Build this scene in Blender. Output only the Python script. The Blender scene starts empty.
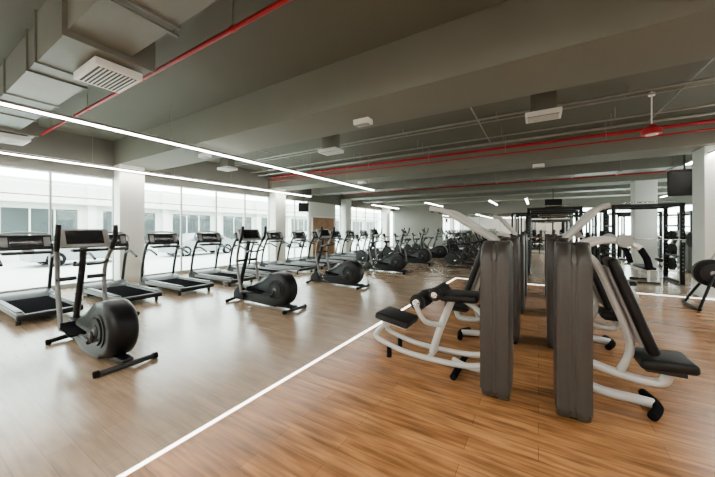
import bpy, bmesh, math, random
from mathutils import Vector, Matrix, Euler
random.seed(3)
C=bpy.context.scene.collection

# ---------------- materials ----------------
def mat(name,col,rough=.5,metal=0,var=.12,scale=6,bump=0,emit=None,es=0,spec=.5):
    m=bpy.data.materials.new(name); m.use_nodes=True
    nt=m.node_tree; b=nt.nodes['Principled BSDF']
    b.inputs['Roughness'].default_value=rough; b.inputs['Metallic'].default_value=metal
    b.inputs['Specular IOR Level'].default_value=spec
    tc=nt.nodes.new('ShaderNodeTexCoord'); n=nt.nodes.new('ShaderNodeTexNoise')
    n.inputs['Scale'].default_value=scale; n.inputs['Detail'].default_value=4
    nt.links.new(tc.outputs['Object'],n.inputs['Vector'])
    r=nt.nodes.new('ShaderNodeValToRGB')
    r.color_ramp.elements[0].position=.3; r.color_ramp.elements[1].position=.7
    r.color_ramp.elements[0].color=[c*(1-var) for c in col]+[1]
    r.color_ramp.elements[1].color=[min(1,c*(1+var)) for c in col]+[1]
    nt.links.new(n.outputs['Fac'],r.inputs['Fac']); nt.links.new(r.outputs['Color'],b.inputs['Base Color'])
    if bump:
        bp=nt.nodes.new('ShaderNodeBump'); bp.inputs['Strength'].default_value=bump; bp.inputs['Distance'].default_value=.01
        n2=nt.nodes.new('ShaderNodeTexNoise'); n2.inputs['Scale'].default_value=scale*20
        nt.links.new(tc.outputs['Object'],n2.inputs['Vector'])
        nt.links.new(n2.outputs['Fac'],bp.inputs['Height']); nt.links.new(bp.outputs['Normal'],b.inputs['Normal'])
    if emit:
        b.inputs['Emission Color'].default_value=list(emit)+[1]; b.inputs['Emission Strength'].default_value=es
    return m
def planks(name,c1,c2,groove,rough,grain=.5,lo=.7,hi=1.22):
    m=bpy.data.materials.new(name); m.use_nodes=True
    nt=m.node_tree; L=nt.links; b=nt.nodes['Principled BSDF']
    tc=nt.nodes.new('ShaderNodeTexCoord')
    br=nt.nodes.new('ShaderNodeTexBrick'); br.offset=.37
    br.inputs['Scale'].default_value=1; br.inputs['Brick Width'].default_value=1.25; br.inputs['Row Height'].default_value=.16
    br.inputs['Mortar Size'].default_value=.0015; br.inputs['Mortar Smooth'].default_value=.2
    br.inputs['Color1'].default_value=list(c1)+[1]; br.inputs['Color2'].default_value=list(c2)+[1]; br.inputs['Mortar'].default_value=list(groove)+[1]
    L.new(tc.outputs['Object'],br.inputs['Vector'])
    mp=nt.nodes.new('ShaderNodeMapping'); mp.inputs['Scale'].default_value=(1.6,22,1)
    L.new(tc.outputs['Object'],mp.inputs['Vector'])
    n=nt.nodes.new('ShaderNodeTexNoise'); n.inputs['Scale'].default_value=1.3; n.inputs['Detail'].default_value=7; n.inputs['Distortion'].default_value=.6
    L.new(mp.outputs['Vector'],n.inputs['Vector'])
    mp2=nt.nodes.new('ShaderNodeMapping'); mp2.inputs['Scale'].default_value=(1.4,5,1)
    L.new(tc.outputs['Object'],mp2.inputs['Vector'])
    n2=nt.nodes.new('ShaderNodeTexNoise'); n2.inputs['Scale'].default_value=1.8; n2.inputs['Detail'].default_value=6
    L.new(mp2.outputs['Vector'],n2.inputs['Vector'])
    r=nt.nodes.new('ShaderNodeMapRange'); r.inputs['From Min'].default_value=.3; r.inputs['From Max'].default_value=.7
    r.inputs['To Min'].default_value=1-grain; r.inputs['To Max'].default_value=1+grain*.4
    L.new(n.outputs['Fac'],r.inputs['Value'])
    r2=nt.nodes.new('ShaderNodeMapRange'); r2.inputs['From Min'].default_value=.32; r2.inputs['From Max'].default_value=.68
    r2.inputs['To Min'].default_value=lo; r2.inputs['To Max'].default_value=hi
    L.new(n2.outputs['Fac'],r2.inputs['Value'])
    mu=nt.nodes.new('ShaderNodeMath'); mu.operation='MULTIPLY'
    L.new(r.outputs[0],mu.inputs[0]); L.new(r2.outputs[0],mu.inputs[1])
    mx=nt.nodes.new('ShaderNodeVectorMath'); mx.operation='SCALE'
    L.new(br.outputs['Color'],mx.inputs[0]); L.new(mu.outputs[0],mx.inputs['Scale'])
    L.new(mx.outputs[0],b.inputs['Base Color'])
    b.inputs['Roughness'].default_value=rough
    return m
def glassmat(name,tint=(.90,.97,.95)):
    m=bpy.data.materials.new(name); m.use_nodes=True
    nt=m.node_tree; nt.nodes.clear()
    o=nt.nodes.new('ShaderNodeOutputMaterial'); mix=nt.nodes.new('ShaderNodeMixShader')
    t=nt.nodes.new('ShaderNodeBsdfTransparent'); t.inputs[0].default_value=list(tint)+[1]
    g=nt.nodes.new('ShaderNodeBsdfGlossy'); g.inputs['Roughness'].default_value=.02
    lw=nt.nodes.new('ShaderNodeLayerWeight'); p=nt.nodes.new('ShaderNodeMath'); p.operation='POWER'; p.inputs[1].default_value=4
    q=nt.nodes.new('ShaderNodeMath'); q.operation='MULTIPLY_ADD'; q.inputs[1].default_value=.5; q.inputs[2].default_value=.04
    nt.links.new(lw.outputs['Facing'],p.inputs[0]); nt.links.new(p.outputs[0],q.inputs[0])
    nt.links.new(q.outputs[0],mix.inputs[0]); nt.links.new(t.outputs[0],mix.inputs[1]); nt.links.new(g.outputs[0],mix.inputs[2])
    nt.links.new(mix.outputs[0],o.inputs[0]); return m

M={}
M['ceil']=mat('ceiling_paint',(.105,.107,.084),.8,var=.05,scale=.7)
M['beam']=mat('beam_paint',(.158,.157,.126),.75,var=.05,scale=.9)
M['duct']=mat('duct_metal',(.15,.15,.128),.5,.2,var=.08,scale=2)
M['wall']=mat('wall_paint',(.70,.70,.66),.7,var=.04,scale=1)
M['wallgrey']=mat('wall_grey_paint',(.15,.15,.13),.7,var=.06,scale=1)
M['col']=mat('column_paint',(.78,.80,.76),.6,var=.03,scale=1)
M['wood']=planks('wood_plank_floor',(.47,.212,.075),(.33,.140,.046),(.11,.045,.016),.27,.5)
M['vinyl']=planks('light_vinyl_floor',(.345,.238,.155),(.28,.192,.124),(.16,.108,.07),.22,.25,.82,1.12)
M['led']=mat('led_diffuser',(.9,.9,.85),.5,emit=(1,.95,.86),es=68)
M['ledfill']=mat('added_ceiling_fill_glow',(.9,.9,.85),.5,emit=(1,.96,.88),es=7)  # added glow on top of the strips, only there to brighten the ceiling
M['ledf']=mat('floor_led_diffuser',(.9,.9,.85),.5,emit=(1,.95,.86),es=9)
M['fix']=mat('fixture_black',(.02,.02,.02),.4)
M['black']=mat('black_plastic',(.005,.005,.006),.38,var=.2,spec=.25)
M['rub']=mat('rubber_black',(.008,.008,.009),.9,var=.2,scale=30,spec=.0)
M['pad']=mat('pad_leather',(.007,.0065,.007),.5,var=.15,scale=12,bump=.15,spec=.25)
M['shell']=mat('tower_shell',(.040,.035,.030),.42,var=.06,scale=3,spec=.4)
M['shellE']=mat('tower_trim',(.07,.065,.058),.4,.2,var=.05)
M['sil']=mat('silver_frame_paint',(.60,.59,.56),.3,.15,var=.05)
M['silt']=mat('treadmill_rail_silver',(.17,.17,.17),.4,.3,var=.05)
M['grey']=mat('grey_plastic',(.018,.018,.019),.4,var=.1,spec=.3)
M['lgrey']=mat('light_grey_plastic',(.28,.28,.27),.4,var=.06)
M['screen']=mat('screen_glass',(.012,.013,.015),.2,var=.1)
M['tvs']=mat('television_screen',(.006,.006,.007),.5,var=.1,spec=.2)
M['chrome']=mat('chrome',(.7,.7,.7),.15,1,var=.03)
M['iron']=mat('iron_plate',(.010,.010,.010),.5,.1,var=.2,spec=.3)
M['red']=mat('red_pipe_paint',(.38,.008,.016),.4,var=.1,spec=.3)
M['white']=mat('white_plastic',(.88,.88,.85),.4,var=.03)
M['slot']=mat('vent_slot_dark',(.03,.03,.03),.6)
M['cond']=mat('galvanised_conduit',(.30,.30,.27),.4,.5)
M['alu']=mat('aluminium_frame',(.36,.38,.37),.4,.3,var=.05)
M['timber']=mat('timber_panel',(.30,.15,.06),.5,var=.2,scale=3)
M['mirror']=mat('mirror_glass',(.78,.80,.79),.01,1,var=.01)
M['glass']=glassmat('window_glass')
M['ext']=mat('exterior_render',(.60,.60,.55),.8,var=.06,scale=.6)
M['extwin']=mat('exterior_glazing',(.035,.045,.045),.3,var=.3,scale=1,spec=.3)
M['pave']=mat('paving',(.50,.50,.47),.8,var=.08,scale=1.5)
M['carw']=mat('car_paint',(.30,.31,.32),.25,.3,var=.03)

# ---------------- mesh builder ----------------
class MB:
    def __init__(s): s.bm=bmesh.new(); s.mats=[]; s.T=Matrix.Identity(4)
    def merge(s,b,m,keep=False):
        mm=M[m]
        if mm not in s.mats: s.mats.append(mm)
        i=s.mats.index(mm)
        b.transform(s.T)
        bmesh.ops.recalc_face_normals(b,faces=b.faces[:])
        for f in b.faces:
            f.material_index=i
            if not keep: f.smooth=len(f.verts)<=4
        t=bpy.data.meshes.new('t'); b.to_mesh(t); b.free(); s.bm.from_mesh(t); bpy.data.meshes.remove(t)
    def box(s,c,size,m,bev=.008,rot=(0,0,0),seg=2):
        b=bmesh.new()
        bmesh.ops.create_cube(b,size=1,matrix=Matrix.Diagonal((*size,1)))
        if bev>0: bmesh.ops.bevel(b,geom=b.edges[:],offset=min(bev,min(size)*.45),segments=seg,affect='EDGES',profile=.5)
        b.normal_update()
        for f in b.faces: f.smooth=max(abs(x) for x in f.normal)<.999
        b.transform(Matrix.Translation(c)@Euler(rot).to_matrix().to_4x4()); s.merge(b,m,True)
    def bb(s,lo,hi,m,bev=0):
        s.box([(a+b)/2 for a,b in zip(lo,hi)],[abs(b-a) for a,b in zip(lo,hi)],m,bev)
    def cyl(s,p0,p1,r,m,r2=None,seg=20,bev=0):
        p0=Vector(p0);p1=Vector(p1); d=p1-p0; b=bmesh.new()
        bmesh.ops.create_cone(b,cap_ends=True,segments=seg,radius1=r,radius2=r if r2 is None else r2,depth=d.length)
        if bev: 
            es=[e for e in b.edges if any(len(f.verts)>4 for f in e.link_faces)]
            bmesh.ops.bevel(b,geom=es,offset=bev,segments=3,affect='EDGES')
        b.transform(Matrix.Translation((p0+p1)/2)@d.to_track_quat('Z','Y').to_matrix().to_4x4()); s.merge(b,m)
    def tube(s,path,r,m,seg=10,sm=5,sy=1):
        P=[Vector(p) for p in path]
        if sm>1 and len(P)>2:
            Q=[]
            for i in range(len(P)-1):
                a=P[max(i-1,0)];b0=P[i];c=P[i+1];d=P[min(i+2,len(P)-1)]
                for k in range(sm):
                    t=k/sm
                    Q.append(.5*((2*b0)+(c-a)*t+(2*a-5*b0+4*c-d)*t*t+(3*b0-a-3*c+d)*t**3))
            Q.append(P[-1]); P=Q
        b=bmesh.new(); rings=[]; up=None
        for i,p in enumerate(P):
            t=(P[min(i+1,len(P)-1)]-P[max(i-1,0)]).normalized()
            if up is None:
                up=Vector((0,1,0)) if abs(t.y)<.9 else Vector((0,0,1))
            n=(up-t*up.dot(t)).normalized(); up=n; q=t.cross(n)
            rings.append([b.verts.new(p+n*(math.cos(2*math.pi*k/seg)*r*sy)+q*(math.sin(2*math.pi*k/seg)*r)) for k in range(seg)])
        for i in range(len(rings)-1):
            for k in range(seg):
                b.faces.new((rings[i][k],rings[i][(k+1)%seg],rings[i+1][(k+1)%seg],rings[i+1][k]))
        b.faces.new(rings[0]); b.faces.new(rings[-1][::-1]); s.merge(b,m)
    def prism(s,pts,axis,lo,hi,m,bev=0):
        b=bmesh.new()
        def v(p,h):
            return (p[0],h,p[1]) if axis=='y' else ((h,p[0],p[1]) if axis=='x' else (p[0],p[1],h))
        A=[b.verts.new(v(p,lo)) for p in pts]; B=[b.verts.new(v(p,hi)) for p in pts]
        f1=b.faces.new(A); f2=b.faces.new(B[::-1]); n=len(pts)
        for i in range(n): b.faces.new((A[i],A[(i+1)%n],B[(i+1)%n],B[i]))
        if bev:
            es=list(set(f1.edges)|set(f2.edges))
            bmesh.ops.bevel(b,geom=es,offset=bev,segments=4,affect='EDGES',profile=.5)
        s.merge(b,m)
    def mesh(s,name):
        me=bpy.data.meshes.new(name); s.bm.to_mesh(me); s.bm.free()
        for m in s.mats: me.materials.append(m)
        me.set_sharp_from_angle(angle=math.radians(38)); return me
def place(name,me,loc=(0,0,0),rz=0,sc=None):
    o=bpy.data.objects.new(name,me); C.objects.link(o); o.location=loc; o.rotation_euler=(0,0,rz)
    if sc: o.scale=sc
    return o
def one(name,mb,loc=(0,0,0),rz=0): return place(name,mb.mesh(name+'_mesh'),loc,rz)
def boxobj(name,lo,hi,m,bev=0):
    b=MB(); c=[(a+d)/2 for a,d in zip(lo,hi)]
    b.box((0,0,0),[d-a for a,d in zip(lo,hi)],m,bev); return one(name,b,c)

# ---------------- room ----------------
XL,XR,YB,YF,ZC=-10.8,8.0,24.0,-4.0,4.2
b=bmesh.new()
def quad(x0,y0,x1,y1,mi):
    f=b.faces.new([b.verts.new(p) for p in((x0,y0,0),(x1,y0,0),(x1,y1,0),(x0,y1,0))]); f.material_index=mi
quad(-2.3,YF,XR,9.95,0); quad(XL-.2,YF,-2.3,9.95,1); quad(XL-.2,9.95,XR,YB,1)
me=bpy.data.meshes.new('floor_mesh'); b.to_mesh(me); b.free(); me.materials.append(M['wood']); me.materials.append(M['vinyl'])
place('floor',me)
boxobj('ceiling',(XL-.3,YF-.2,ZC),(XR+.2,YB+.2,ZC+.2),'ceil')
boxobj('wall_front',(XL-.2,YF-.2,0),(XR+.2,YF,ZC),'wall')
WX0,WX1=1.9,7.8
b=MB(); b.bb((XL-.2,YB,0),(WX0,YB+.2,ZC),'wallgrey'); b.bb((WX0,YB,3.0),(XR+.2,YB+.2,ZC),'wallgrey'); b.bb((WX0,YB,0),(XR+.2,YB+.2,.12),'wall'); b.bb((WX1,YB,.12),(XR+.2,YB+.2,3.0),'wall')
one('wall_back',b)
b=MB(); wins=[(7.0,10.0),(10.4,13.4),(13.8,16.8),(17.2,20.2),(20.6,23.6)]
b.bb((XR,YF,0),(XR+.2,7,ZC),'wall')
b.bb((XR,7,0),(XR+.2,YB,.15),'wall'); b.bb((XR,7,3.0),(XR+.2,YB,ZC),'wall')
for a,c in((10,10.4),(13.4,13.8),(16.8,17.2),(20.2,20.6),(23.6,YB)): b.bb((XR,a,.15),(XR+.2,c,3.0),'wall')
one('wall_right',b)
wi=1
for a,c in wins:
    w=MB()
    for y in(a+.03,(a+c)/2,c-.03): w.bb((XR+.04,y-.03,.15),(XR+.12,y+.03,3.0),'alu')
    for z in(.15,2.95): w.bb((XR+.04,a,z),(XR+.12,c,z+.05),'alu')
    w.bb((XR+.07,a,.15),(XR+.08,c,3.0),'glass'); one('window_%d'%wi,w); wi+=1
w=MB()
for k in range(5):
    x=WX0+.03+(WX1-WX0-.06)*k/4; w.bb((x-.03,YB+.04,.12),(x+.03,YB+.12,3.0),'alu')
for z in(.12,2.95): w.bb((WX0,YB+.04,z),(WX1,YB+.12,z+.05),'alu')
w.bb((WX0,YB+.07,.12),(WX1,YB+.08,3.0),'glass'); one('window_%d'%wi,w); wi+=1
boxobj('wall_left',(XL-.2,YF,3.12),(XL,YB,ZC),'wallgrey')
boxobj('trim_1',(XL-.1,YF,0),(XL,YB,.08),'alu')
cols=[-1.9,4.1,10.1,16.0,21.9]
segs=[(YF,-2.22),(-1.58,3.78),(4.42,9.78),(10.42,12.6),(15.1,15.68),(16.32,21.58),(22.22,YB)]
for a,c in segs:
    w=MB(); n=max(1,round((c-a)/1.45))
    for k in range(n+1):
        y=a+(c-a)*k/n; w.bb((XL-.09,y-.022,.08),(XL-.02,y+.022,3.12),'alu')
    for z in(.08,3.07): w.bb((XL-.08,a,z),(XL-.03,c,z+.045),'alu')
    w.bb((XL-.075,a,2.45),(XL-.04,c,2.475),'alu')
    w.bb((XL-.06,a,.08),(XL-.05,c,3.12),'glass'); one('window_%d'%wi,w); wi+=1
for y in cols:
    boxobj('column',(XL-.15,y-.32,0),(XL+.4,y+.32,3.5),'col',.01)
boxobj('wall_bay',(XL-.15,12.6,0),(XL+.0,15.1,3.12),'wall')
b=MB()
for k in range(2):
    y=12.85+k*1.02; b.bb((XL+.002,y,.01),(XL+.05,y+1.0,2.25),'timber',.006); b.bb((XL+.05,y+(.86 if k==0 else .1),.95),(XL+.09,y+(.9 if k==0 else .14),1.25),'chrome',.004)
b.bb((XL+.002,12.78,0),(XL+.07,12.85,2.32),'white',.004); b.bb((XL+.002,14.88,0),(XL+.07,14.95,2.32),'white',.004); b.bb((XL+.002,12.78,2.26),(XL+.07,14.95,2.33),'white',.004)
one('door_1',b)
for y in(9.95,15.7): boxobj('column',(3.25,y,0),(3.9,y+.65,3.5),'col',.01)
for y in(-2.2,3.78,9.7,15.6,21.5):
    boxobj('ceiling_beam',(XL,y,3.5),(XR,y+1.1,ZC),'beam',.0)
b=MB()
for k in range(6):
    x=-6.6+k*1.4; b.bb((x,YB-.03,.3),(x+1.385,YB-.01,2.75),'mirror')
one('wall_mirror',b)
boxobj('baseboard_back',(XL,YB-.02,0),(WX0,YB,.12),'wall')

b=MB(); b.bb((-2.32,YF,0.0),(-2.285,9.97,.004),'ledf'); b.bb((-2.285,9.93,0),(XR,9.97,.004),'ledf'); one('floor_led_strip',b)

def ztop(y):
    for a in(-2.2,3.78,9.7,15.6,21.5):
        if a-.02<y<a+1.12: return 3.5
    for a,c in((.9,1.8),(12.1,13.0),(17.5,18.3)):
        if a<y<c: return None
    return ZC
def ledline(p0,p1,w=.085):
    (x0,y0),(x1,y1)=p0,p1; b=MB(); z=3.3; h=.045
    if x0==x1:
        b.bb((x0-w/2-.004,y0,z),(x0+w/2+.004,y1,z+h),'cond'); b.bb((x0-w/2,y0+.02,z-.012),(x0+w/2,y1-.02,z+.002),'led'); b.bb((x0-w/2+.01,y0+.02,z+h-.001),(x0+w/2-.01,y1-.02,z+h+.004),'ledfill')
        k=y0+.5
        while k<y1:
            if ztop(k): b.cyl((x0,k,z+.04),(x0,k,ztop(k)),.004,'cond',seg=6)
            k+=2.1
    else:
        b.bb((x0,y0-w/2-.004,z),(x1,y0+w/2+.004,z+h),'cond'); b.bb((x0+.02,y0-w/2,z-.012),(x1-.02,y0+w/2,z+.002),'led'); b.bb((x0+.02,y0-w/2+.01,z+h-.001),(x1-.02,y0+w/2-.01,z+h+.004),'ledfill')
        k=x0+.5
        while k<x1: b.cyl((k,y0,z+.04),(k,y0,ZC),.004,'cond',seg=6); k+=2.4
    one('linear_ceiling_light',b)
ledline((-6.2,YF+.3),(-6.2,11.5)); ledline((-10.2,YF+.3),(-10.2,12))
ledline((3.35,YF+.3),(3.35,11.2)); ledline((-6.2,18.5),(-6.2,22.5)); ledline((-2.5,19.2),(-2.5,23)); ledline((-.6,19.2),(-.6,23)); ledline((5.6,12.5),(5.6,22)); ledline((-10,18.4),(-10,23))  # far-right strip is an added lamp for lighting the far end
ledline((-5,-.9),(3,-.9),.14); ledline((-5,-3.2),(3,-3.2),.14)  # two unseen fill fixtures, added behind the camera to light the foreground

b=MB(); b.bb((XL+.5,.98,3.5),(5,1.5,3.95),'duct')
x=XL+1
while x<5: b.bb((x-.015,.96,3.48),(x+.015,1.52,3.97),'duct'); x+=1.15
b.bb((-4.75,.96,3.45),(-3.85,1.72,4.0),'duct'); b.bb((-9.4,.96,3.45),(-8.5,1.72,4.0),'duct')
for x in(-4.75,-3.85,-9.4,-8.5): b.bb((x-.015,.94,3.435),(x+.015,1.74,4.02),'duct')
for x in(-9.8,-7,-3,1,4.5):
    for y in(.94,1.54): b.cyl((x,y,3.48),(x,y,ZC),.006,'cond',seg=6)
    b.bb((x-.02,.92,3.465),(x+.02,1.56,3.485),'duct')
one('air_duct',b)
for y0,z1 in((12.2,3.85),(17.6,3.8)):
    b=MB(); b.bb((XL+.5,y0,3.42),(XR-.05,y0+.65,z1),'duct')
    x=XL+1
    while x<XR: b.bb((x-.02,y0-.03,3.39),(x+.02,y0+.68,z1+.03),'duct'); x+=1.2
    one('air_duct',b)
def diffuser(w,d):
    b=MB()
    b.bb((-w/2,-d/2,.0),(w/2,d/2,.08),'white',.004); b.bb((-w/2+.04,-d/2+.04,-.004),(w/2-.04,d/2-.04,.02),'slot')
    n=9
    for k in range(n):
        y=-d/2+.05+(d-.1)*(k+.5)/n; b.box((0,y,-.006),(w-.08,(d-.1)/n*.5,.006),'white',0,(.4,0,0))
    return b
m=diffuser(.64,.44).mesh('diffuser_mesh')
place('air_vent_grille',m,(-4.3,1.45,3.345)); place('air_vent_grille',m,(-8.95,1.45,3.345))
for x,y in((.07,6.3),(-4.66,6.3),(-9,6.3),(4.5,6.3)):
    b=diffuser(.55,.4); b.bb((-.2,-.14,.08),(.2,.14,.6),'duct',.01); one('ceiling_diffuser',b,(x,y,3.6))
def pipe(name,pts,r,m,br=True):
    b=MB(); b.tube(pts,r,m,sm=1,seg=10)
    P=[Vector(p) for p in pts]
    for a,c in zip(P[:-1],P[1:]):
        L=(c-a).length; k=.7
        while k<L and br:
            p=a+(c-a)*k/L
            b.cyl((p.x,p.y,p.z),(p.x,p.y,ZC),.006,'cond',seg=6)
            d=(c-a).normalized()*.03; b.cyl(p-d,p+d,r*1.3,m,seg=12); k+=2.2
    one(name,b)
XE=XR-.03
pipe('fire_sprinkler_pipe',[(XL+.5,2.17,3.9),(XE,2.17,3.9)],.028,'red')
pipe('fire_sprinkler_pipe',[(XL+.5,9.45,3.93),(XE,9.45,3.93)],.04,'red')
pipe('fire_sprinkler_pipe',[(XL+.5,9.3,3.72),(XE,9.3,3.72)],.02,'red')
pipe('fire_sprinkler_pipe',[(XL+.5,15.3,3.72),(XE,15.3,3.72)],.03,'red')
for y,z,r in((7.2,4.08,.02),(7.45,4.08,.014),(8.7,3.9,.03),(8.3,3.95,.018),(13.6,3.7,.05),(14.1,3.8,.03),(5.15,4.1,.018)):
    pipe('electrical_conduit',[(XL+.5,y,z),(XE,y,z)],r,'cond')
for x in(-7.6,-1.2,2.2): pipe('electrical_conduit',[(x,5.0,4.12),(x,9.6,4.12)],.016,'cond',False)
for x,y in((-2.6,4.45),(0,10.2),(-7.2,4.4),(-6,10.2)):
    b=MB(); b.bb((-.15,-.09,-.09),(.15,.09,0),'white',.012); b.bb((-.12,-.06,-.105),(.12,.06,-.088),'lgrey',.004); one('emergency_light',b,(x,y,3.498))
b=MB(); b.cyl((0,0,.1),(0,0,.72),.012,'white',seg=8); b.cyl((0,0,0),(0,0,.1),.15,'red',r2=.04); b.cyl((0,0,-.09),(0,0,0),.15,'red'); b.cyl((0,0,-.10),(0,0,-.09),.09,'white'); b.cyl((0,0,.64),(0,0,.695),.05,'white'); one('alarm_bell',b,(1.83,7.7,3.48))

# ---------------- treadmill (faces -X) ----------------
b=MB()
for s in(-1,1):
    b.box((.17,s*.37,.17),(1.76,.11,.09),'silt',.02)
    b.box((.17,s*.37,.225),(1.66,.085,.02),'grey',.006)
    b.tube([(-.92,s*.40,.16),(-.88,s*.41,.5),(-.76,s*.41,.9),(-.62,s*.40,1.18),(-.56,s*.36,1.27)],.043,'black',sy=.8)
    b.tube([(-.70,s*.40,1.0),(-.5,s*.40,1.05),(-.3,s*.40,1.0),(-.12,s*.40,.93)],.028,'black')
    b.tube([(-.62,s*.36,1.2),(-.66,s*.43,1.3),(-.68,s*.42,1.42),(-.70,s*.30,1.50)],.024,'lgrey')
    b.cyl((.92,s*.37,0),(.92,s*.37,.13),.035,'black'); b.cyl((-.8,s*.37,0),(-.8,s*.37,.13),.035,'black')
b.box((.17,0,.14),(1.72,.66,.07),'black',.01); b.box((.15,0,.188),(1.66,.58,.02),'rub',.004)
b.cyl((1.0,-.3,.155),(1.0,.3,.155),.04,'rub')
b.box((1.04,0,.14),(.1,.84,.1),'black',.03)
b.prism([(-1.05,.04),(-1.06,.18),(-.98,.28),(-.8,.31),(-.62,.27),(-.5,.2),(-.5,.04)],'y',-.42,.42,'black',.02)
b.box((-.62,0,1.32),(.05,.76,.32),'black',.02,(0,-.35,0))
b.box((-.593,0,1.335),(.012,.46,.20),'screen',.004,(0,-.35,0))
for s in(-1,1): b.box((-.592,s*.30,1.335),(.012,.1,.2),'silt',.004,(0,-.35,0))
b.box((-.6,.0,1.19),(.03,.60,.03),'lgrey',.008,(0,-.35,0))
b.tube([(-.70,-.30,1.50),(-.71,0,1.52),(-.70,.30,1.50)],.026,'lgrey')
b.box((-.5,0,1.12),(.2,.7,.05),'black',.015,(0,.1,0))
b.box((-.44,0,1.16),(.08,.16,.03),'lgrey',.008)
tm=b.mesh('treadmill_mesh')
for y in(.2,1.65,3.0,4.25,5.6,6.95,8.35,9.75,11.1,12.5,13.9,15.4,16.8): place('treadmill',tm,(-8.3,y,0))

# ---------------- elliptical (faces -X) ----------------
b=MB()
b.box((-.02,0,.07),(1.75,.12,.07),'black',.015)
b.tube([(-.9,-.24,.04),(-.93,0,.055),(-.9,.24,.04)],.035,'black'); b.tube([(.84,-.26,.035),(.9,0,.055),(.84,.26,.035)],.032,'grey')
for s in(-1,1):
    b.cyl((-.9,s*.24,.035),(-.9,s*.29,.035),.037,'rub'); b.cyl((.84,s*.26,.035),(.835,s*.31,.035),.037,'rub')
pr=[]
cx,cz,r=.48,.40,.34
for k in range(0,19):
    a=math.radians(115-k*(210/18)); pr.append((cx+r*math.cos(a),cz+r*math.sin(a)))
pr+= [(.20,.06),(-.05,.07),(-.36,.10),(-.48,.17),(-.44,.26),(-.22,.42),(.06,.60)]
b.prism(pr,'y',-.155,.155,'black',.085)
for s in(-1,1):
    b.cyl((.48,s*.12,.40),(.48,s*.185,.40),.20,'black',seg=40,bev=.05); b.cyl((.48,s*.17,.40),(.48,s*.193,.40),.09,'grey',seg=32,bev=.008)
    b.cyl((.48,s*.18,.40),(.48,s*.205,.40),.04,'silt')
    zc=.40+s*.12; xc=.48+s*.05
    b.tube([(.48,s*.205,.40),(xc,s*.205,zc)],.025,'grey',sm=1)
    b.tube([(xc,s*.225,zc),(.1,s*.235,.38+s*.07),(-.45,s*.245,.32+s*.04)],.028,'black')
    b.box((-.02,s*.245,.405+s*.06),(.40,.15,.035),'rub',.012,(0,-s*.08,0)); b.box((-.2,s*.245,.44+s*.05),(.03,.15,.07),'black',.01)
    b.tube([(-.45,s*.245,.30+s*.04),(-.54,s*.245,.6),(-.58,s*.25,.9),(-.54,s*.26,1.12),(-.44,s*.29,1.32),(-.38,s*.31,1.45)],.028,'silt')
    b.tube([(-.44,s*.29,1.32),(-.36,s*.305,1.46),(-.33,s*.30,1.66)],.03,'black')
    b.cyl((-.60,s*.06,.92),(-.58,s*.27,.92),.03,'grey')
    b.tube([(-.54,s*.05,1.1),(-.36,s*.14,1.12),(-.22,s*.17,1.17)],.018,'black')
b.tube([(-.84,0,.1),(-.80,0,.35),(-.68,0,.75),(-.58,0,1.05),(-.53,0,1.36)],.05,'black',sy=.8)
b.prism([(-.95,.06),(-.93,.2),(-.8,.34),(-.66,.3),(-.6,.12),(-.58,.06)],'y',-.09,.09,'black',.02)
b.box((-.50,0,1.47),(.07,.56,.28),'lgrey',.03,(0,-.45,0)); b.box((-.462,0,1.488),(.012,.40,.20),'screen',.004,(0,-.45,0))
b.box((-.43,0,1.31),(.12,.3,.04),'black',.012)
em=b.mesh('elliptical_mesh')
for y in(1.55,4.32,6.95,10.1,13.0,15.8,18.5): place('elliptical_trainer',em,(-4.9,y,0))

# ---------------- strength towers ----------------
def rr(w,h,r,y0=0,z0=0,n=7):
    P=[]
    for cxx,cyy,a0 in((w/2-r,h-r,0),(-w/2+r,h-r,90),(-w/2+r*.6,r*.6,180),(w/2-r*.6,r*.6,270)):
        q=r if a0<180 else r*.6
        for k in range(n+1):
            a=math.radians(a0+90*k/n); P.append((y0+cxx+q*math.cos(a),z0+cyy+q*math.sin(a)))
    return P
def tower(b):
    b.prism(rr(.60,1.47,.17,0,.01),'x',-.120,-.010,'shell',.045)
    b.prism(rr(.60,1.47,.17,0,.01),'x',.010,.120,'shell',.045)
    b.prism(rr(.57,1.44,.155,0,.022),'x',-.015,.015,'shellE',.0)
    b.bb((-.11,-.2,0),(.11,.30,.03),'black',.01)
def pad(b,c,size,rot=(0,0,0)): b.box(c,size,'pad',.035,rot,4)
b=MB(); tower(b); b.T=Matrix.Translation((0,.28,0))
b.tube([(-.05,-.15,.10),(-.3,-.13,.08),(-.5,0,.07)],.03,'sil')
for s in(-1,1):
    b.tube([(-.10,s*.17,.16),(-.35,s*.17,.10),(-.70,s*.17,.09),(-1.05,s*.17,.11),(-1.35,s*.17,.18),(-1.42,s*.17,.21),(-1.44,s*.165,.25),(-1.34,s*.14,.38)],.031,'sil')
b.tube([(-1.34,-.14,.38),(-1.31,0,.385),(-1.34,.14,.38)],.031,'sil')
for s in(-1,1): b.cyl((-1.25,s*.17,.0),(-1.25,s*.17,.13),.03,'rub')
b.tube([(-.75,.0,.10),(-.66,.0,.4),(-.52,.05,.78)],.042,'sil')
b.cyl((-.42,-.36,.035),(-.42,.26,.035),.034,'rub')
b.tube([(-.75,-.17,.09),(-.75,.17,.09)],.03,'sil',sm=1)
pad(b,(-1.22,0,.46),(.46,.40,.09),(0,.16,0)); b.box((-1.2,0,.405),(.34,.3,.04),'sil',.01,(0,.16,0))
b.tube([(-.64,-.02,.46),(-.76,-.24,.54),(-.86,-.28,.72)],.03,'sil')
b.cyl((-.86,-.31,.74),(-.86,.26,.74),.022,'chrome')
for s in(-1,1):
    b.cyl((-.86,s*.03,.74),(-.86,s*.25,.74),.095,'pad',bev=.025,seg=28); b.cyl((-.86,s*.25,.74),(-.86,s*.268,.74),.045,'chrome')
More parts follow.
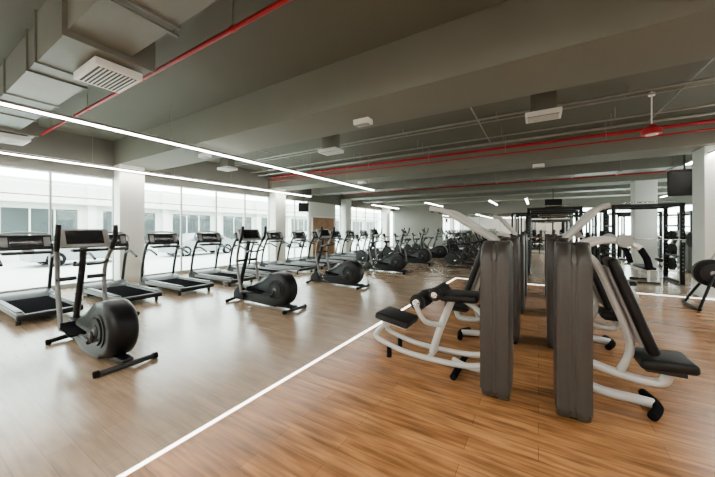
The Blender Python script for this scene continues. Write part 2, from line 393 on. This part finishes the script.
b.cyl((-.66,-.22,.85),(-.66,.22,.85),.075,'pad',bev=.02); b.cyl((-.66,-.24,.85),(-.66,-.22,.85),.035,'chrome')
pad(b,(-.42,.02,.82),(.42,.36,.085),(0,-.05,0)); b.tube([(-.1,-.1,.6),(-.25,0,.7),(-.4,0,.79)],.03,'sil')
lc=b.mesh('leg_curl_mesh')
def press(kind,reach=1.0):
    b=MB(); tower(b); b.T=Matrix.Translation((0,.3,0))
    b.tube([(.08,.0,.13),(.28,0,.08),(.48,.02,.065),(.62,.04,.05)],.042,'sil')
    b.tube([(.56,-.20,.04),(.64,0,.05),(.60,.26,.04)],.036,'rub')
    b.tube([(.1,.0,.34),(.35,0,.28),(.58,0,.25),(.68,0,.28),(.71,0,.40)],.04,'sil')
    b.tube([(.38,0,.28),(.46,0,.55),(.34,0,.95),(.20,0,1.3),(.05,-.1,1.36)],.032,'sil')
    pad(b,(.67,0,.46),(.36,.36,.09),(0,-.08,0)); b.box((.66,0,.40),(.26,.26,.04),'grey',.01)
    pad(b,(.45,0,.93),(.085,.32,.86),(0,-.34,0)); b.box((.405,0,.915),(.03,.22,.72),'lgrey',.01,(0,-.34,0))
    if kind=='high':
        q=reach
        for s in(-1,1):
            b.tube([(.06,s*.16-.08,1.34),(.2*q,s*.22-.08,1.46),(.55*q,s*.34-.05,1.70),(.8*q,s*.38,1.86),(1.0*q,s*.36,1.90)],.036,'sil')
            b.tube([(.98*q,s*.36,1.90),(1.02*q,s*.2,1.87)],.022,'rub',sm=1)
        b.cyl((.0,-.28,1.38),(.0,.1,1.38),.06,'lgrey')
    else:
        for s in(-1,1):
            b.tube([(.04,s*.18-.08,1.30),(.08,s*.24-.04,1.42),(.20,s*.28,1.49),(.36,s*.29,1.50),(.46,s*.30,1.44)],.026,'sil')
            b.tube([(.46,s*.30,1.44),(.50,s*.30,1.36),(.52,s*.30,1.27)],.024,'rub',sm=1)
            b.cyl((.36,s*.30,1.5),(.36,s*.345,1.5),.055,'lgrey',seg=28,bev=.006)
        b.cyl((.0,-.28,1.36),(.0,.1,1.36),.05,'lgrey')
    return b.mesh('press_mesh')
p1=press('low'); p2=press('high',1.0); p3=press('high',.55)
place('leg_curl_machine',lc,(-.35,3.28,0))
place('chest_press_machine',p1,(.25,3.28,0))
place('shoulder_press_machine',p2,(-.36,4.95,0),math.pi)
place('shoulder_press_machine',p3,(.22,4.95,0))
place('chest_press_machine',p1,(-.36,6.7,0),math.pi)
place('chest_press_machine',p1,(.25,6.7,0))
place('shoulder_press_machine',p3,(-.36,8.4,0),math.pi)
place('leg_curl_machine',lc,(.25,8.5,0),math.pi)
for x,y,r in((-3.6,19.2,0),(-3.6,21.2,0),(4.6,15.6,math.pi)): place('chest_press_machine',p1,(x,y,0),r)

# ---------------- power rack ----------------
def rack():
    b=MB(); W,D,H=1.5,1.3,2.35
    for x in(-W/2,W/2):
        for y in(-D/2,D/2):
            b.box((x,y,H/2),(.10,.10,H),'black',.006); b.box((x,y,.01),(.16,.16,.02),'black',.003)
            for k in range(16): b.cyl((x,y-.052,.4+k*.11),(x,y-.049,.4+k*.11),.012,'lgrey',seg=8)
        b.box((x,0,.05),(.08,D,.08),'black',.005); b.box((x,0,H-.05),(.09,D,.09),'black',.005); b.box((x,0,1.7),(.06,D,.06),'black',.005)
        for z in(.5,.95,1.4):
            b.cyl((x,D/2-.1,z),(x+math.copysign(.25,x),D/2-.1,z),.025,'chrome'); b.cyl((x+math.copysign(.06,x),D/2-.1,z),(x+math.copysign(.18,x),D/2-.1,z),.2 if z<1 else .15,'iron',seg=28,bev=.01)
        b.box((x,-D/2-.08,1.25),(.05,.12,.05),'sil',.005)
        b.box((x,0,.8),(.045,D,.05),'grey',.005)
    for y in(-D/2,D/2): b.box((0,y,H-.05),(W,.07,.1),'black',.005)
    b.tube([(-.6,-D/2,H+.05),(.6,-D/2,H+.05)],.018,'chrome',sm=1)
    b.cyl((-1.08,-D/2-.1,1.3),(1.08,-D/2-.1,1.3),.016,'chrome')
    for s in(-1,1):
        b.cyl((s*.86,-D/2-.1,1.3),(s*.95,-D/2-.1,1.3),.215,'iron',seg=32,bev=.012)
    return b.mesh('power_rack_mesh')
rk=rack()
for x,y in((2.75,12.7),(.45,12.9),(5.6,12.7),(5.4,9.3),(3.6,17.8),(6,17.8)): place('power_rack',rk,(x,y,0))
b=MB()
for s in(-1,1):
    x=s*1.5
    b.box((x,0,.04),(.35,.9,.08),'black',.01); b.box((x-.12,0,1.15),(.07,.1,2.2),'black',.006); b.box((x+.12,0,1.15),(.07,.1,2.2),'black',.006)
    for k in range(14): b.box((x,0,.14+k*.055),(.17,.28,.048),'iron',.004)
    b.cyl((x,0,.9),(x,0,2.2),.012,'chrome'); b.box((x,-.2,1.3),(.1,.1,.16),'sil',.01); b.cyl((x,-.2,.1),(x,-.2,2.25),.03,'sil')
    b.tube([(x,-.22,1.3),(x-s*.1,-.3,1.1)],.012,'rub',sm=1)
b.box((0,0,2.28),(3.3,.12,.1),'black',.01); b.tube([(-.6,-.05,2.2),(-.5,-.25,2.15),(.5,-.25,2.15),(.6,-.05,2.2)],.018,'chrome')
cc=b.mesh('cable_mesh')
place('cable_crossover_machine',cc,(.6,15.2,0)); place('cable_crossover_machine',cc,(1.0,20.5,0)); place('cable_crossover_machine',cc,(.6,18,0)); place('cable_crossover_machine',cc,(5.2,20.5,0))
b=MB()
b.box((0,0,.05),(1.1,.07,.06),'black',.01)
for x in(-.52,.52): b.cyl((x,-.27,.035),(x,.27,.035),.035,'grey')
b.cyl((-.28,-.05,.42),(-.28,.05,.42),.25,'black',seg=36,bev=.015); b.cyl((-.28,-.07,.42),(-.28,.07,.42),.13,'grey',seg=28)
b.prism([(-.5,.2),(-.5,.5),(-.35,.62),(0,.5),(.12,.35),(.1,.2),(-.2,.08)],'y',-.06,.06,'grey',.02)
b.tube([(-.3,0,.55),(-.42,0,.9),(-.45,0,1.15)],.035,'black'); b.tube([(.4,0,.08),(.1,0,.4),(.3,0,.85),(.32,0,.95)],.035,'black')
b.prism([(.15,.96),(.2,1.03),(.46,1.05),(.5,.97),(.4,.93)],'y',-.1,.1,'pad',.025)
for s in(-1,1):
    b.tube([(-.45,0,1.13),(-.4,s*.22,1.16),(-.2,s*.24,1.22)],.02,'black'); b.tube([(-.05,s*.1,.35),(-.05+s*.12,s*.11,.28)],.015,'chrome',sm=1); b.box((-.05+s*.14,s*.17,.27),(.1,.1,.03),'rub',.006)
b.box((-.5,0,1.26),(.05,.3,.2),'lgrey',.01,(0,-.3,0)); b.box((-.47,0,1.27),(.01,.24,.15),'screen',0,(0,-.3,0))
bk=b.mesh('bike_mesh')
for i in range(7): place('stationary_bike',bk,(-6.6,11.6+i*1.4,0))
for i in range(4): place('stationary_bike',bk,(-2.8,12.6+i*1.5,0))
b=MB()
b.cyl((0,-.08,.72),(0,.08,.72),.27,'black',seg=40,bev=.02); b.cyl((0,-.1,.72),(0,.1,.72),.18,'grey',seg=32,bev=.01); b.cyl((0,-.12,.72),(0,.12,.72),.05,'lgrey')
b.tube([(0,.1,.7),(-.15,.25,.35),(-.28,.35,.03)],.025,'black'); b.tube([(0,-.1,.7),(-.15,-.25,.35),(-.28,-.35,.03)],.025,'black')
b.tube([(.02,0,.5),(.3,0,.2),(.75,0,.05)],.035,'black'); b.cyl((.75,-.28,.035),(.75,.28,.035),.033,'black'); b.cyl((-.28,-.38,.03),(-.28,.38,.03),.03,'black')
b.tube([(.55,0,.12),(.6,0,.55),(.6,0,.85)],.03,'sil'); b.prism([(.45,.84),(.5,.92),(.76,.94),(.8,.86)],'y',-.1,.1,'pad',.02)
for s in(-1,1): b.tube([(.1,s*.13,.5),(.05,s*.2,.9),(.2,s*.24,1.2)],.02,'sil')
one('air_bike',b,(2.95,8.75,0))
b=MB()
for z in(.35,.75,1.1):
    b.box((0,0,z),(2.6,.4,.05),'black',.01,(.25,0,0))
    for k in range(11):
        x=-1.2+k*.24
        for q in(-.11,.11): b.cyl((x,q-.04,z+.09),(x,q+.04,z+.09),.075,'iron',seg=14,bev=.01)
        b.cyl((x,-.1,z+.09),(x,.1,z+.09),.016,'chrome',seg=8)
for x in(-1.25,1.25): b.box((x,.05,.6),(.07,.1,1.2),'black',.01); b.box((x,0,.03),(.09,.6,.06),'black',.01)
dr=b.mesh('dumbbell_rack_mesh')
for x in(-4.2,-1.2,4.6): place('dumbbell_rack',dr,(x,23.3,0))
b=MB(); pad(b,(0,0,.45),(.3,1.15,.08)); b.box((0,0,.2),(.06,.9,.06),'sil',.01); b.box((0,-.45,.2),(.06,.06,.4),'sil',.01); b.box((0,.45,.2),(.06,.06,.4),'sil',.01)
b.box((0,-.45,.03),(.5,.07,.06),'black',.01); b.box((0,.45,.03),(.5,.07,.06),'black',.01); bn=b.mesh('bench_mesh')
for x,y in((2.75,12.3),(.45,12.5),(5.6,12.3),(3.6,17.4)): place('weight_bench',bn,(x,y,0))

def tv(loc,rz,w=.95,h=.56):
    b=MB(); b.box((0,0,0),(w,.06,h),'black',.01); b.box((0,-.032,0),(w-.05,.006,h-.05),'tvs',0)
    b.cyl((0,.05,0),(0,.05,ZC-loc[2]-.002),.02,'fix',seg=10); b.box((0,.045,0),(.2,.04,.2),'fix',.005)
    one('ceiling_television',b,loc,rz)
tv((3.42,11.6,2.86),-.1,.68,.70); tv((-9.7,10.9,2.65),.9,.5,.45); tv((.6,16.9,2.75),.1,.7,.55)

# ---------------- outside ----------------
boxobj('ground_paving',(-40,-20,-.25),(XL-.2,50,-.03),'pave')
boxobj('ground_paving',(XR+.2,-20,-.25),(30,50,-.03),'pave')
boxobj('ground_paving',(XL-.2,YB+.2,-.25),(XR+.2,50,-.03),'pave')
b=MB(); b.bb((-30,-15,-.03),(-23,45,4.3),'ext')
for k in range(14):
    y=-13+k*4.1
    b.bb((-23.02,y,.5),(-22.97,y+2.9,2.7),'extwin')
    for q in(.95,1.9): b.bb((-23.0,y+q,.5),(-22.93,y+q+.07,2.7),'ext')
    b.bb((-23,y+3.3,-.03),(-22.7,y+3.7,4.3),'ext')
b.bb((-23.2,-15,3.0),(-22.4,45,3.2),'ext'); one('neighbouring_building',b)
b=MB(); b.bb((22,-5,-.03),(26,45,3.5),'ext')
for k in range(10): b.bb((21.97,k*4.5,.4),(22.02,k*4.5+2.6,2.6),'extwin')
one('neighbouring_building',b)
b=MB()
b.prism([(-2.1,.25),(-2.15,.6),(-1.95,.8),(-1.2,.9),(-.6,1.35),(.7,1.4),(1.4,.95),(2.05,.85),(2.15,.5),(2.1,.25)],'x',-.85,.85,'carw',.08)
b.prism([(-1.05,.92),(-.55,1.3),(.65,1.34),(1.2,.96)],'x',-.86,.86,'extwin',.01)
for y in(-1.35,1.35):
    for s in(-1,1): b.cyl((s*.70,y,.32),(s*.88,y,.32),.32,'rub',seg=24,bev=.02); b.cyl((s*.87,y,.32),(s*.89,y,.32),.19,'lgrey',seg=16)
cm=b.mesh('car_mesh')
for y in(-1.5,5.5,11.0,21): place('parked_car',cm,(-18.5,y,-.03))

# ---------------- light ----------------
w=bpy.data.worlds.new('World'); bpy.context.scene.world=w; w.use_nodes=True
nt=w.node_tree; bg=nt.nodes['Background']; tc=nt.nodes.new('ShaderNodeTexCoord'); sp=nt.nodes.new('ShaderNodeSeparateXYZ'); rp=nt.nodes.new('ShaderNodeValToRGB')
nt.links.new(tc.outputs['Generated'],sp.inputs[0]); nt.links.new(sp.outputs['Z'],rp.inputs[0]); nt.links.new(rp.outputs[0],bg.inputs[0])
rp.color_ramp.elements[0].color=(.98,1,.95,1); rp.color_ramp.elements[1].color=(.86,.94,1,1)
bg.inputs[1].default_value=21.0

cam=bpy.data.cameras.new('camera'); co=bpy.data.objects.new('camera',cam); C.objects.link(co)
co.location=(0,0,1.6); co.rotation_euler=(math.radians(90),0,math.radians(31.36))
cam.sensor_width=36; cam.lens=297/715*36; cam.shift_y=-9.5/715; cam.clip_start=.05; cam.clip_end=200
bpy.context.scene.camera=co
